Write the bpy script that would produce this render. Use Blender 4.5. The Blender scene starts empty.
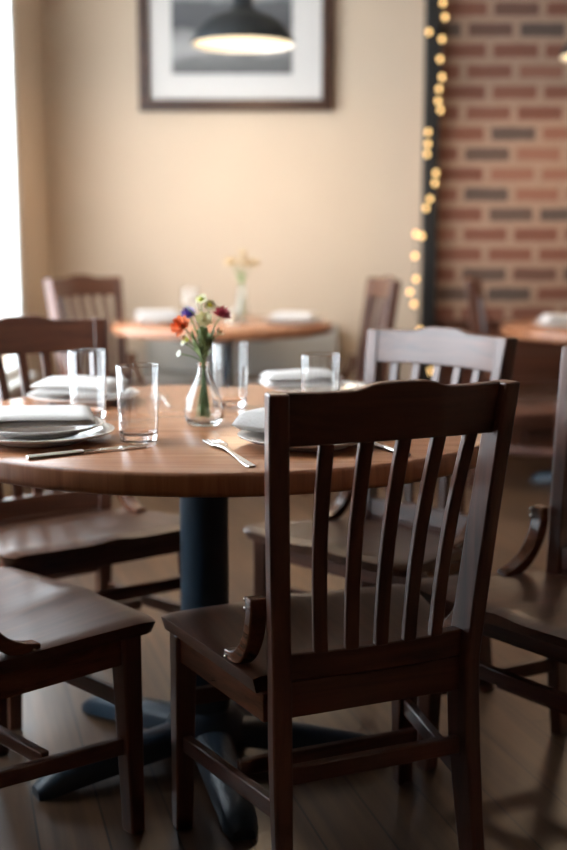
import bpy, bmesh, math, random
from mathutils import Vector, Matrix
random.seed(7)
scn = bpy.context.scene
col = scn.collection
R = math.radians

# ------------------------------------------------------------------ camera
cam_d = bpy.data.cameras.new('camera')
cam = bpy.data.objects.new('camera', cam_d)
col.objects.link(cam)
cam.location = (0, 0, 1.134)
cam.rotation_euler = (math.pi / 2 - math.atan(185 / 1180), 0, 0)
cam_d.sensor_fit = 'VERTICAL'
cam_d.sensor_height = 36.0
cam_d.lens = 36.0 * 1180 / 850
cam_d.clip_start = 0.02
cam_d.dof.use_dof = True
cam_d.dof.focus_distance = 2.02
cam_d.dof.aperture_fstop = 1.9
cam_d.dof.aperture_blades = 0
scn.camera = cam

# ------------------------------------------------------------------ world / exposure
w = bpy.data.worlds.new('overcast_sky')
scn.world = w
w.use_nodes = True
bgn = w.node_tree.nodes['Background']
bgn.inputs['Color'].default_value = (0.86, 0.90, 1.0, 1)
bgn.inputs['Strength'].default_value = 13.5
vs = scn.view_settings
vs.view_transform = 'Standard'
vs.look = 'None'
vs.gamma = 1.0
vs.use_curve_mapping = False
vs.exposure = -0.12

WARM = (1.0, 0.72, 0.47)
LAMP_DISC = 2.2
LAMP_W = 8.0


# ------------------------------------------------------------------ materials
def srgb(r, g, b):
    def f(v):
        v /= 255.0
        return v / 12.92 if v <= 0.04045 else ((v + 0.055) / 1.055) ** 2.4
    return (f(r), f(g), f(b), 1.0)


def new_mat(name):
    m = bpy.data.materials.new(name)
    m.use_nodes = True
    nt = m.node_tree
    return m, nt, nt.nodes['Principled BSDF']


def set_in(b, **kw):
    for k, v in kw.items():
        b.inputs[k.replace('_', ' ')].default_value = v


def plain(name, rgb, rough=0.5, metal=0.0, bump=0.0, bscale=60, var=0.0, coat=0.0, trans=0.0, spec=0.5, sss=0.0):
    m, nt, b = new_mat(name)
    c = srgb(*rgb)
    set_in(b, Base_Color=c, Roughness=rough, Metallic=metal)
    b.inputs['Coat Weight'].default_value = coat
    b.inputs['Transmission Weight'].default_value = trans
    b.inputs['Specular IOR Level'].default_value = spec
    if bump or var:
        tc = nt.nodes.new('ShaderNodeTexCoord')
        nz = nt.nodes.new('ShaderNodeTexNoise')
        nz.inputs['Scale'].default_value = bscale
        nz.inputs['Detail'].default_value = 5
        nt.links.new(tc.outputs['Object'], nz.inputs['Vector'])
        if bump:
            bp = nt.nodes.new('ShaderNodeBump')
            bp.inputs['Strength'].default_value = bump
            bp.inputs['Distance'].default_value = 0.01
            nt.links.new(nz.outputs['Fac'], bp.inputs['Height'])
            nt.links.new(bp.outputs['Normal'], b.inputs['Normal'])
        if var:
            cr = nt.nodes.new('ShaderNodeValToRGB')
            cr.color_ramp.elements[0].position = 0.3
            cr.color_ramp.elements[1].position = 0.7
            cr.color_ramp.elements[0].color = tuple(v * (1 - var) for v in c[:3]) + (1,)
            cr.color_ramp.elements[1].color = tuple(min(1, v * (1 + var)) for v in c[:3]) + (1,)
            nt.links.new(nz.outputs['Fac'], cr.inputs['Fac'])
            nt.links.new(cr.outputs['Color'], b.inputs['Base Color'])
    return m


def wood(name, dark, light, axis='z', rough=0.4, scale=1.0, coat=0.0, bump=0.12):
    m, nt, b = new_mat(name)
    tc = nt.nodes.new('ShaderNodeTexCoord')
    mp = nt.nodes.new('ShaderNodeMapping')
    s = [38 * scale] * 3
    s['xyz'.index(axis)] = 2.2 * scale
    mp.inputs['Scale'].default_value = s
    nz = nt.nodes.new('ShaderNodeTexNoise')
    nz.inputs['Scale'].default_value = 1.0
    nz.inputs['Detail'].default_value = 8
    nz.inputs['Roughness'].default_value = 0.65
    nz.inputs['Distortion'].default_value = 0.6
    nt.links.new(tc.outputs['Object'], mp.inputs['Vector'])
    nt.links.new(mp.outputs['Vector'], nz.inputs['Vector'])
    cr = nt.nodes.new('ShaderNodeValToRGB')
    cr.color_ramp.elements[0].position = 0.32
    cr.color_ramp.elements[1].position = 0.70
    cr.color_ramp.elements[0].color = srgb(*dark)
    cr.color_ramp.elements[1].color = srgb(*light)
    nt.links.new(nz.outputs['Fac'], cr.inputs['Fac'])
    nt.links.new(cr.outputs['Color'], b.inputs['Base Color'])
    bp = nt.nodes.new('ShaderNodeBump')
    bp.inputs['Strength'].default_value = bump
    bp.inputs['Distance'].default_value = 0.004
    nt.links.new(nz.outputs['Fac'], bp.inputs['Height'])
    nt.links.new(bp.outputs['Normal'], b.inputs['Normal'])
    set_in(b, Roughness=rough)
    b.inputs['Coat Weight'].default_value = coat
    b.inputs['Coat Roughness'].default_value = 0.25
    return m


CH_D, CH_L = (62, 35, 25), (104, 61, 43)
M = {}
for a in 'xyz':
    M['chair_' + a] = wood('espresso_wood_' + a, CH_D, CH_L, a, rough=0.42, coat=0.55)
M['seat'] = wood('espresso_seat_wood', (60, 38, 27), (94, 61, 44), 'y', rough=0.36, bump=0.06)
M['table'] = wood('brown_table_wood', (146, 95, 66), (182, 127, 93), 'x', rough=0.24, scale=0.8, bump=0.04)
M['table_edge'] = wood('brown_table_edge_wood', (130, 80, 50), (168, 110, 74), 'z', rough=0.38, scale=1.2)
M['iron'] = plain('blue_black_iron', (34, 52, 66), rough=0.42, metal=0.0, bump=0.08, bscale=90)
M['steel'] = plain('polished_steel', (205, 203, 198), rough=0.16, metal=1.0)
M['screw'] = plain('nickel_screw', (190, 180, 170), rough=0.25, metal=1.0)
M['china'] = plain('white_china', (210, 205, 200), rough=0.16, coat=0.3)
M['linen'] = plain('white_linen', (208, 203, 199), rough=0.9, bump=0.25, bscale=220)
M['black_post'] = plain('black_painted_steel', (24, 23, 23), rough=0.5, bump=0.05)
M['shade_out'] = plain('matt_black_enamel', (24, 27, 29), rough=0.6, spec=0.3)
M['shade_in'] = plain('white_enamel', (235, 230, 220), rough=0.5)
M['cable'] = plain('black_cable', (18, 18, 18), rough=0.6)
M['frame'] = wood('walnut_frame', (46, 28, 20), (78, 48, 33), 'x', rough=0.35)
M['mat_board'] = plain('white_mat_board', (204, 198, 192), rough=0.85)
M['white_paint'] = plain('white_paint', (232, 233, 230), rough=0.45)
M['trim'] = plain('cream_trim_paint', (206, 188, 160), rough=0.5)
M['stem'] = plain('green_stem', (112, 138, 84), rough=0.55, var=0.2)
M['leaf'] = plain('green_leaf', (132, 154, 98), rough=0.55, var=0.25)
M['orange'] = plain('orange_petal', (228, 124, 70), rough=0.6, var=0.15)
M['purple'] = plain('purple_petal', (130, 110, 188), rough=0.6, var=0.2)
M['red'] = plain('crimson_petal', (182, 54, 74), rough=0.6, var=0.2)
M['cream'] = plain('cream_petal', (240, 232, 190), rough=0.6, var=0.08)
M['yellow'] = plain('yellow_green_centre', (196, 196, 60), rough=0.7, var=0.2)
M['dark_centre'] = plain('dark_flower_centre', (70, 30, 24), rough=0.8)
M['white_petal'] = plain('white_petal', (206, 208, 194), rough=0.6)
M['dry'] = plain('dried_straw', (206, 180, 140), rough=0.8, var=0.2)
M['candle'] = plain('ivory_wax', (240, 226, 200), rough=0.6)
M['ceiling'] = plain('ceiling_paint', (216, 206, 192), rough=0.9)
M['back_paint'] = plain('umber_paint', (150, 130, 114), rough=0.8)
M['grey_cloth'] = plain('grey_upholstery', (172, 166, 156), rough=0.9, bump=0.15, bscale=150)
M['brace'] = wood('bent_brace_wood', (72, 43, 30), (116, 71, 49), 'y', rough=0.26)


def glass_mat(name, col_=(1, 1, 1, 1), ior=1.45, rough=0.0):
    m, nt, b = new_mat(name)
    set_in(b, Base_Color=col_, Roughness=rough, IOR=ior)
    b.inputs['Transmission Weight'].default_value = 1.0
    return m


M['glass'] = glass_mat('clear_glass')
M['vase_glass'] = glass_mat('pale_vase_glass', (0.97, 0.985, 0.97, 1))


def pane_mat():
    m = bpy.data.materials.new('window_glass')
    m.use_nodes = True
    nt = m.node_tree
    nt.nodes.clear()
    out = nt.nodes.new('ShaderNodeOutputMaterial')
    mx = nt.nodes.new('ShaderNodeMixShader')
    tr = nt.nodes.new('ShaderNodeBsdfTransparent')
    gl = nt.nodes.new('ShaderNodeBsdfGlossy')
    lw = nt.nodes.new('ShaderNodeLayerWeight')
    lw.inputs['Blend'].default_value = 0.5
    pw_ = nt.nodes.new('ShaderNodeMath')
    pw_.operation = 'POWER'
    pw_.inputs[1].default_value = 5.0
    fr = nt.nodes.new('ShaderNodeMath')
    fr.operation = 'MULTIPLY_ADD'
    fr.inputs[1].default_value = 0.5
    fr.inputs[2].default_value = 0.04
    nt.links.new(lw.outputs['Facing'], pw_.inputs[0])
    nt.links.new(pw_.outputs[0], fr.inputs[0])
    tr.inputs['Color'].default_value = (0.95, 0.98, 0.97, 1)
    gl.inputs['Roughness'].default_value = 0.02
    nt.links.new(fr.outputs[0], mx.inputs[0])
    nt.links.new(tr.outputs[0], mx.inputs[1])
    nt.links.new(gl.outputs[0], mx.inputs[2])
    nt.links.new(mx.outputs[0], out.inputs[0])
    return m


M['pane'] = pane_mat()


def emit_mat(name, rgb, strength):
    m = bpy.data.materials.new(name)
    m.use_nodes = True
    nt = m.node_tree
    nt.nodes.clear()
    out = nt.nodes.new('ShaderNodeOutputMaterial')
    e = nt.nodes.new('ShaderNodeEmission')
    e.inputs['Color'].default_value = tuple(rgb) + (1,)
    e.inputs['Strength'].default_value = strength
    nt.links.new(e.outputs[0], out.inputs[0])
    return m


M['lamp_glow'] = emit_mat('warm_lamp_glow', (1.0, 0.80, 0.52), LAMP_DISC)
M['fairy'] = emit_mat('warm_fairy_glow', (1.0, 0.62, 0.24), 4.0)


def wall_mat(name, rgb):
    m, nt, b = new_mat(name)
    set_in(b, Roughness=0.85)
    tc = nt.nodes.new('ShaderNodeTexCoord')
    nz = nt.nodes.new('ShaderNodeTexNoise')
    nz.inputs['Scale'].default_value = 1.3
    nz.inputs['Detail'].default_value = 6
    cr = nt.nodes.new('ShaderNodeValToRGB')
    c = srgb(*rgb)
    cr.color_ramp.elements[0].position = 0.3
    cr.color_ramp.elements[1].position = 0.7
    cr.color_ramp.elements[0].color = tuple(v * 0.95 for v in c[:3]) + (1,)
    cr.color_ramp.elements[1].color = tuple(min(1, v * 1.04) for v in c[:3]) + (1,)
    nt.links.new(tc.outputs['Object'], nz.inputs['Vector'])
    nt.links.new(nz.outputs['Fac'], cr.inputs['Fac'])
    nt.links.new(cr.outputs['Color'], b.inputs['Base Color'])
    n2 = nt.nodes.new('ShaderNodeTexNoise')
    n2.inputs['Scale'].default_value = 120
    bp = nt.nodes.new('ShaderNodeBump')
    bp.inputs['Strength'].default_value = 0.1
    bp.inputs['Distance'].default_value = 0.004
    nt.links.new(tc.outputs['Object'], n2.inputs['Vector'])
    nt.links.new(n2.outputs['Fac'], bp.inputs['Height'])
    nt.links.new(bp.outputs['Normal'], b.inputs['Normal'])
    return m


M['wall'] = wall_mat('beige_plaster', (198, 177, 154))


def brick_mat():
    m, nt, b = new_mat('old_red_brick')
    set_in(b, Roughness=0.9)
    tc = nt.nodes.new('ShaderNodeTexCoord')
    sp = nt.nodes.new('ShaderNodeSeparateXYZ')
    ad = nt.nodes.new('ShaderNodeMath')
    ad.operation = 'ADD'
    cb = nt.nodes.new('ShaderNodeCombineXYZ')
    nt.links.new(tc.outputs['Object'], sp.inputs[0])
    nt.links.new(sp.outputs['X'], ad.inputs[0])
    nt.links.new(sp.outputs['Y'], ad.inputs[1])
    nt.links.new(ad.outputs[0], cb.inputs['X'])
    nt.links.new(sp.outputs['Z'], cb.inputs['Y'])
    # slightly wobbly edges
    nzw = nt.nodes.new('ShaderNodeTexNoise')
    nzw.inputs['Scale'].default_value = 9
    nt.links.new(cb.outputs[0], nzw.inputs['Vector'])
    sc = nt.nodes.new('ShaderNodeVectorMath')
    sc.operation = 'SCALE'
    sc.inputs['Scale'].default_value = 0.012
    nt.links.new(nzw.outputs['Color'], sc.inputs[0])
    va = nt.nodes.new('ShaderNodeVectorMath')
    va.operation = 'ADD'
    nt.links.new(cb.outputs[0], va.inputs[0])
    nt.links.new(sc.outputs[0], va.inputs[1])
    br = nt.nodes.new('ShaderNodeTexBrick')
    br.inputs['Color1'].default_value = (0, 0, 0, 1)
    br.inputs['Color2'].default_value = (1, 1, 1, 1)
    br.inputs['Mortar'].default_value = (0.5, 0.5, 0.5, 1)
    br.inputs['Scale'].default_value = 1.0
    br.inputs['Mortar Size'].default_value = 0.019
    br.inputs['Mortar Smooth'].default_value = 0.15
    br.inputs['Brick Width'].default_value = 0.262
    br.inputs['Row Height'].default_value = 0.1015
    nt.links.new(va.outputs[0], br.inputs['Vector'])
    cr = nt.nodes.new('ShaderNodeValToRGB')
    el = cr.color_ramp.elements
    el[0].position = 0.0
    el[0].color = srgb(84, 70, 63)
    el[1].position = 1.0
    el[1].color = srgb(132, 88, 70)
    for p, c in ((0.10, (94, 74, 64)), (0.15, (112, 70, 56)), (0.5, (124, 80, 63)), (0.75, (116, 73, 58)), (0.85, (138, 96, 78))):
        e = el.new(p)
        e.color = srgb(*c)
    nt.links.new(br.outputs['Color'], cr.inputs['Fac'])
    n2 = nt.nodes.new('ShaderNodeTexNoise')
    n2.inputs['Scale'].default_value = 22
    n2.inputs['Detail'].default_value = 6
    nt.links.new(cb.outputs[0], n2.inputs['Vector'])
    mt = nt.nodes.new('ShaderNodeMix')
    mt.data_type = 'RGBA'
    mt.inputs[6].default_value = srgb(186, 148, 122)
    nt.links.new(n2.outputs['Fac'], mt.inputs[0])
    mt.inputs[6].default_value = srgb(146, 117, 98)
    mt.inputs[7].default_value = srgb(168, 138, 118)
    mx = nt.nodes.new('ShaderNodeMix')
    mx.data_type = 'RGBA'
    nt.links.new(br.outputs['Fac'], mx.inputs[0])
    nt.links.new(cr.outputs['Color'], mx.inputs[6])
    nt.links.new(mt.outputs[2], mx.inputs[7])
    nt.links.new(mx.outputs[2], b.inputs['Base Color'])
    inv = nt.nodes.new('ShaderNodeMath')
    inv.operation = 'SUBTRACT'
    inv.inputs[0].default_value = 1.0
    nt.links.new(br.outputs['Fac'], inv.inputs[1])
    bp = nt.nodes.new('ShaderNodeBump')
    bp.inputs['Strength'].default_value = 0.6
    bp.inputs['Distance'].default_value = 0.012
    nt.links.new(inv.outputs[0], bp.inputs['Height'])
    nt.links.new(bp.outputs['Normal'], b.inputs['Normal'])
    return m


M['brick'] = brick_mat()


def floor_mat():
    m, nt, b = new_mat('brown_plank_floor')
    set_in(b, Roughness=0.32)
    tc = nt.nodes.new('ShaderNodeTexCoord')
    mp0 = nt.nodes.new('ShaderNodeMapping')
    mp0.inputs['Rotation'].default_value = (0, 0, R(74))
    nt.links.new(tc.outputs['Object'], mp0.inputs['Vector'])
    br = nt.nodes.new('ShaderNodeTexBrick')
    br.inputs['Color1'].default_value = (0, 0, 0, 1)
    br.inputs['Color2'].default_value = (1, 1, 1, 1)
    br.inputs['Scale'].default_value = 1
    br.inputs['Brick Width'].default_value = 1.6
    br.inputs['Row Height'].default_value = 0.13
    br.inputs['Mortar Size'].default_value = 0.0025
    nt.links.new(mp0.outputs[0], br.inputs['Vector'])
    mp = nt.nodes.new('ShaderNodeMapping')
    mp.inputs['Scale'].default_value = (2.0, 34, 34)
    nt.links.new(mp0.outputs[0], mp.inputs['Vector'])
    nz = nt.nodes.new('ShaderNodeTexNoise')
    nz.inputs['Scale'].default_value = 1
    nz.inputs['Detail'].default_value = 7
    nt.links.new(mp.outputs[0], nz.inputs['Vector'])
    cr = nt.nodes.new('ShaderNodeValToRGB')
    cr.color_ramp.elements[0].position = 0.3
    cr.color_ramp.elements[1].position = 0.72
    cr.color_ramp.elements[0].color = srgb(62, 45, 34)
    cr.color_ramp.elements[1].color = srgb(104, 78, 57)
    nt.links.new(nz.outputs['Fac'], cr.inputs['Fac'])
    vr = nt.nodes.new('ShaderNodeValToRGB')
    vr.color_ramp.elements[0].color = (0.72, 0.72, 0.72, 1)
    vr.color_ramp.elements[1].color = (1.1, 1.06, 1.0, 1)
    nt.links.new(br.outputs['Color'], vr.inputs['Fac'])
    mu = nt.nodes.new('ShaderNodeMix')
    mu.data_type = 'RGBA'
    mu.blend_type = 'MULTIPLY'
    mu.inputs[0].default_value = 1
    nt.links.new(cr.outputs['Color'], mu.inputs[6])
    nt.links.new(vr.outputs['Color'], mu.inputs[7])
    m2 = nt.nodes.new('ShaderNodeMix')
    m2.data_type = 'RGBA'
    m2.inputs[7].default_value = srgb(26, 20, 17)
    nt.links.new(br.outputs['Fac'], m2.inputs[0])
    nt.links.new(mu.outputs[2], m2.inputs[6])
    nt.links.new(m2.outputs[2], b.inputs['Base Color'])
    bp = nt.nodes.new('ShaderNodeBump')
    bp.inputs['Strength'].default_value = 0.1
    bp.inputs['Distance'].default_value = 0.004
    nt.links.new(nz.outputs['Fac'], bp.inputs['Height'])
    nt.links.new(bp.outputs['Normal'], b.inputs['Normal'])
    return m


M['floor'] = floor_mat()


def photo_mat():
    # a plain generic grey landscape print: pale sky, dark ridge, grey ground
    m, nt, b = new_mat('grey_landscape_print')
    set_in(b, Roughness=0.4)
    tc = nt.nodes.new('ShaderNodeTexCoord')
    sp = nt.nodes.new('ShaderNodeSeparateXYZ')
    nt.links.new(tc.outputs['Object'], sp.inputs[0])
    mp = nt.nodes.new('ShaderNodeMapping')
    mp.inputs['Scale'].default_value = (5, 1, 14)
    nt.links.new(tc.outputs['Object'], mp.inputs['Vector'])
    nz = nt.nodes.new('ShaderNodeTexNoise')
    nz.inputs['Scale'].default_value = 1.0
    nz.inputs['Detail'].default_value = 6
    nt.links.new(mp.outputs[0], nz.inputs['Vector'])
    ma = nt.nodes.new('ShaderNodeMath')
    ma.operation = 'MULTIPLY_ADD'
    ma.inputs[1].default_value = 0.16
    nt.links.new(nz.outputs['Fac'], ma.inputs[0])
    nt.links.new(sp.outputs['Z'], ma.inputs[2])
    mr = nt.nodes.new('ShaderNodeMapRange')
    mr.inputs['From Min'].default_value = -0.22
    mr.inputs['From Max'].default_value = 0.38
    nt.links.new(ma.outputs[0], mr.inputs['Value'])
    cr = nt.nodes.new('ShaderNodeValToRGB')
    el = cr.color_ramp.elements
    el[0].position = 0
    el[0].color = srgb(92, 90, 88)
    el[1].position = 1.0
    el[1].color = srgb(206, 202, 198)
    for p, c in ((0.14, (112, 110, 108)), (0.2, (158, 155, 152)), (0.33, (130, 128, 126)), (0.38, (70, 70, 72)), (0.58, (84, 84, 86)), (0.66, (160, 158, 156)), (0.8, (190, 187, 184))):
        e = el.new(p)
        e.color = srgb(*c)
    nt.links.new(mr.outputs[0], cr.inputs['Fac'])
    nt.links.new(cr.outputs['Color'], b.inputs['Base Color'])
    return m


M['print'] = photo_mat()


# ------------------------------------------------------------------ mesh helpers
class MB:
    def __init__(s):
        s.v = []
        s.f = []

    def add(s, v, f):
        o = len(s.v)
        s.v += [tuple(p) for p in v]
        s.f += [tuple(i + o for i in q) for q in f]
        return s

    def box(s, lo, hi, rot=None, ctr=None):
        x0, y0, z0 = lo
        x1, y1, z1 = hi
        v = [(x0, y0, z0), (x1, y0, z0), (x1, y1, z0), (x0, y1, z0), (x0, y0, z1), (x1, y0, z1), (x1, y1, z1), (x0, y1, z1)]
        return s.add(v, [(0, 3, 2, 1), (4, 5, 6, 7), (0, 1, 5, 4), (1, 2, 6, 5), (2, 3, 7, 6), (3, 0, 4, 7)])

    def loft(s, rings, cap=True, closed=True):
        n = len(rings[0])
        v = [p for r in rings for p in r]
        f = []
        for i in range(len(rings) - 1):
            for j in range(n if closed else n - 1):
                a = i * n + j
                b_ = i * n + (j + 1) % n
                f.append((a, b_, b_ + n, a + n))
        if cap:
            f.append(tuple(reversed(range(n))))
            f.append(tuple(range((len(rings) - 1) * n, len(rings) * n)))
        return s.add(v, f)

    def lathe(s, prof, n=40, c=(0, 0, 0), cap0=True, cap1=True):
        rings = []
        for r, z in prof:
            rings.append([(c[0] + r * math.cos(2 * math.pi * k / n), c[1] + r * math.sin(2 * math.pi * k / n), c[2] + z) for k in range(n)])
        v = [p for r in rings for p in r]
        f = []
        for i in range(len(rings) - 1):
            for j in range(n):
                a = i * n + j
                b_ = i * n + (j + 1) % n
                f.append((a, b_, b_ + n, a + n))
        if cap0:
            f.append(tuple(reversed(range(n))))
        if cap1:
            f.append(tuple(range((len(rings) - 1) * n, len(rings) * n)))
        return s.add(v, f)

    def tube(s, pts, rad, n=8):
        pts = [Vector(p) for p in pts]
        rings = []
        up = Vector((0.13, 0.27, 1)).normalized()
        for i, p in enumerate(pts):
            t = (pts[min(i + 1, len(pts) - 1)] - pts[max(i - 1, 0)]).normalized()
            a = t.cross(up)
            if a.length < 1e-3:
                a = t.cross(Vector((1, 0, 0)))
            a.normalize()
            b_ = t.cross(a)
            r = rad[i] if isinstance(rad, (list, tuple)) else rad
            rings.append([p + a * (r * math.cos(2 * math.pi * k / n)) + b_ * (r * math.sin(2 * math.pi * k / n)) for k in range(n)])
        return s.loft(rings)

    def ball(s, c, r, n=10, sz=1.0):
        prof = []
        k = max(5, n // 2 + 1)
        for i in range(k + 1):
            a = -math.pi / 2 + math.pi * i / k
            prof.append((max(1e-4, r * math.cos(a)), r * sz * math.sin(a)))
        return s.lathe(prof, n, c)

    def xform(s, mat):
        s.v = [tuple(mat @ Vector(p)) for p in s.v]
        return s

    def build(s, name, mat, parent=None, smooth=False, bevel=0.0, seg=2, sub=0, angle=35, loc=None, mats=None, pick=None):
        me = bpy.data.meshes.new(name)
        me.from_pydata(s.v, [], s.f)
        bm = bmesh.new()
        bm.from_mesh(me)
        bmesh.ops.recalc_face_normals(bm, faces=bm.faces)
        bm.to_mesh(me)
        bm.free()
        me.materials.append(mat)
        if mats:
            for mm in mats:
                me.materials.append(mm)
        if pick:
            for p in me.polygons:
                p.material_index = pick(p)
        o = bpy.data.objects.new(name, me)
        col.objects.link(o)
        if parent:
            o.parent = parent
        if loc:
            o.location = loc
        if sub:
            md = o.modifiers.new('subd', 'SUBSURF')
            md.levels = sub
            md.render_levels = sub
        if bevel:
            md = o.modifiers.new('bev', 'BEVEL')
            md.width = bevel
            md.segments = seg
            md.limit_method = 'ANGLE'
            md.angle_limit = R(40)
        if smooth or bevel or sub:
            me.polygons.foreach_set('use_smooth', [True] * len(me.polygons))
            if not sub:
                try:
                    me.set_sharp_from_angle(angle=R(angle))
                except Exception:
                    pass
        return o


def tag(o, label=None, cat=None, group=None, kind=None):
    if label:
        o['label'] = label
    if cat:
        o['category'] = cat
    if group:
        o['group'] = group
    if kind:
        o['kind'] = kind
    return o


def empty(name, loc=(0, 0, 0), rz=0.0, label=None, cat=None, group=None):
    o = bpy.data.objects.new(name, None)
    o.empty_display_size = 0.05
    o.location = loc
    o.rotation_euler = (0, 0, rz)
    col.objects.link(o)
    return tag(o, label, cat, group)


def copy_tree(o, parent=None):
    c = o.copy()
    col.objects.link(c)
    if parent:
        c.parent = parent
        c.matrix_parent_inverse = o.matrix_parent_inverse.copy()
    for ch in list(o.children):
        copy_tree(ch, c)
    return c


def struct(name, mb, mat, **kw):
    o = mb.build(name, mat, **kw)
    o['kind'] = 'structure'
    return o


# ------------------------------------------------------------------ setting
XL, XR, YB, YF, H = -1.235, 4.6, 6.3, -2.2, 2.95
BRX, BRY = 0.735, 6.16          # brick wall starts here, stands a little forward

struct('floor', MB().box((XL - 0.3, YF - 0.2, -0.12), (XR + 0.3, YB + 0.3, 0)), M['floor'])
struct('ceiling', MB().box((XL - 0.3, YF - 0.2, H), (XR + 0.3, YB + 0.3, H + 0.12)), M['ceiling'])
struct('wall_back', MB().box((XL - 0.3, YB, 0), (BRX, YB + 0.25, H)), M['wall'])
struct('wall_brick', MB().box((BRX, BRY, 0), (XR + 0.3, YB + 0.25, H)), M['brick'])
struct('wall_right', MB().box((XR, YF, 0), (XR + 0.25, BRY, H)), M['back_paint'])
struct('wall_front', MB().box((XL - 0.25, YF - 0.2, 0), (XR + 0.25, YF, H)), M['back_paint'])
WINS = [(1.95, 3.45), (3.80, 5.66)]
WZ0, WZ1 = 0.50, 2.62
wl = MB()
ys = [YF] + [v for p in WINS for v in p] + [YB]
for i in range(0, len(ys), 2):
    wl.box((XL - 0.12, ys[i], 0), (XL, ys[i + 1], H))
for a, b_ in WINS:
    wl.box((XL - 0.12, a, 0), (XL, b_, WZ0))
    wl.box((XL - 0.12, a, WZ1), (XL, b_, H))
struct('wall_left', wl, M['wall'])
for k, (a, b_) in enumerate(WINS):
    t = 0.05
    fr = MB()
    xo, xi = XL - 0.075, XL - 0.015
    fr.box((xo, a, WZ0), (xi, a + t, WZ1))
    fr.box((xo, b_ - t, WZ0), (xi, b_, WZ1))
    fr.box((xo, a + t, WZ0), (xi, b_ - t, WZ0 + t))
    fr.box((xo, a + t, WZ1 - t), (xi, b_ - t, WZ1))
    mid = (a + b_) / 2
    fr.box((xo, mid - 0.022, WZ0 + t), (xi, mid + 0.022, WZ1 - t))
    fo = struct('window_%d' % (k + 1), fr, M['white_paint'])
    for y0, y1 in ((a + t, mid - 0.022), (mid + 0.022, b_ - t)):
        MB().box((XL - 0.048, y0, WZ0 + t), (XL - 0.042, y1, WZ1 - t)).build('pane', M['pane'], fo)
    sl = MB().box((XL - 0.015, a - 0.03, WZ0 - 0.03), (XL + 0.045, b_ + 0.03, WZ0)).build('window_sill', M['white_paint'], fo, bevel=0.004)
struct('baseboard_back', MB().box((XL, YB - 0.016, 0), (BRX, YB, 0.11)), M['trim'], bevel=0.004)
struct('baseboard_left', MB().box((XL, YF, 0), (XL + 0.016, YB - 0.016, 0.11)), M['trim'], bevel=0.004)
# dark steel post covering the corner where plaster meets brick
struct('trim_1', MB().box((0.708, 6.085, 0), (0.783, 6.16, H)).box((0.69, 6.075, 0), (0.801, 6.17, 0.012)), M['black_post'], bevel=0.004)


# dark boarded wainscot along the foot of the brick wall
wn = MB()
for q in range(5):
    wn.box((0.785, BRY - 0.030, 0.012 + q * 0.138), (XR, BRY - 0.002, 0.012 + q * 0.138 + 0.128))
wn.box((0.785, BRY - 0.012, 0.0), (XR, BRY - 0.001, 0.70)).box((0.785, BRY - 0.042, 0.702), (XR, BRY - 0.001, 0.728))
struct('trim_2', wn, M['chair_x'], bevel=0.003)


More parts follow.
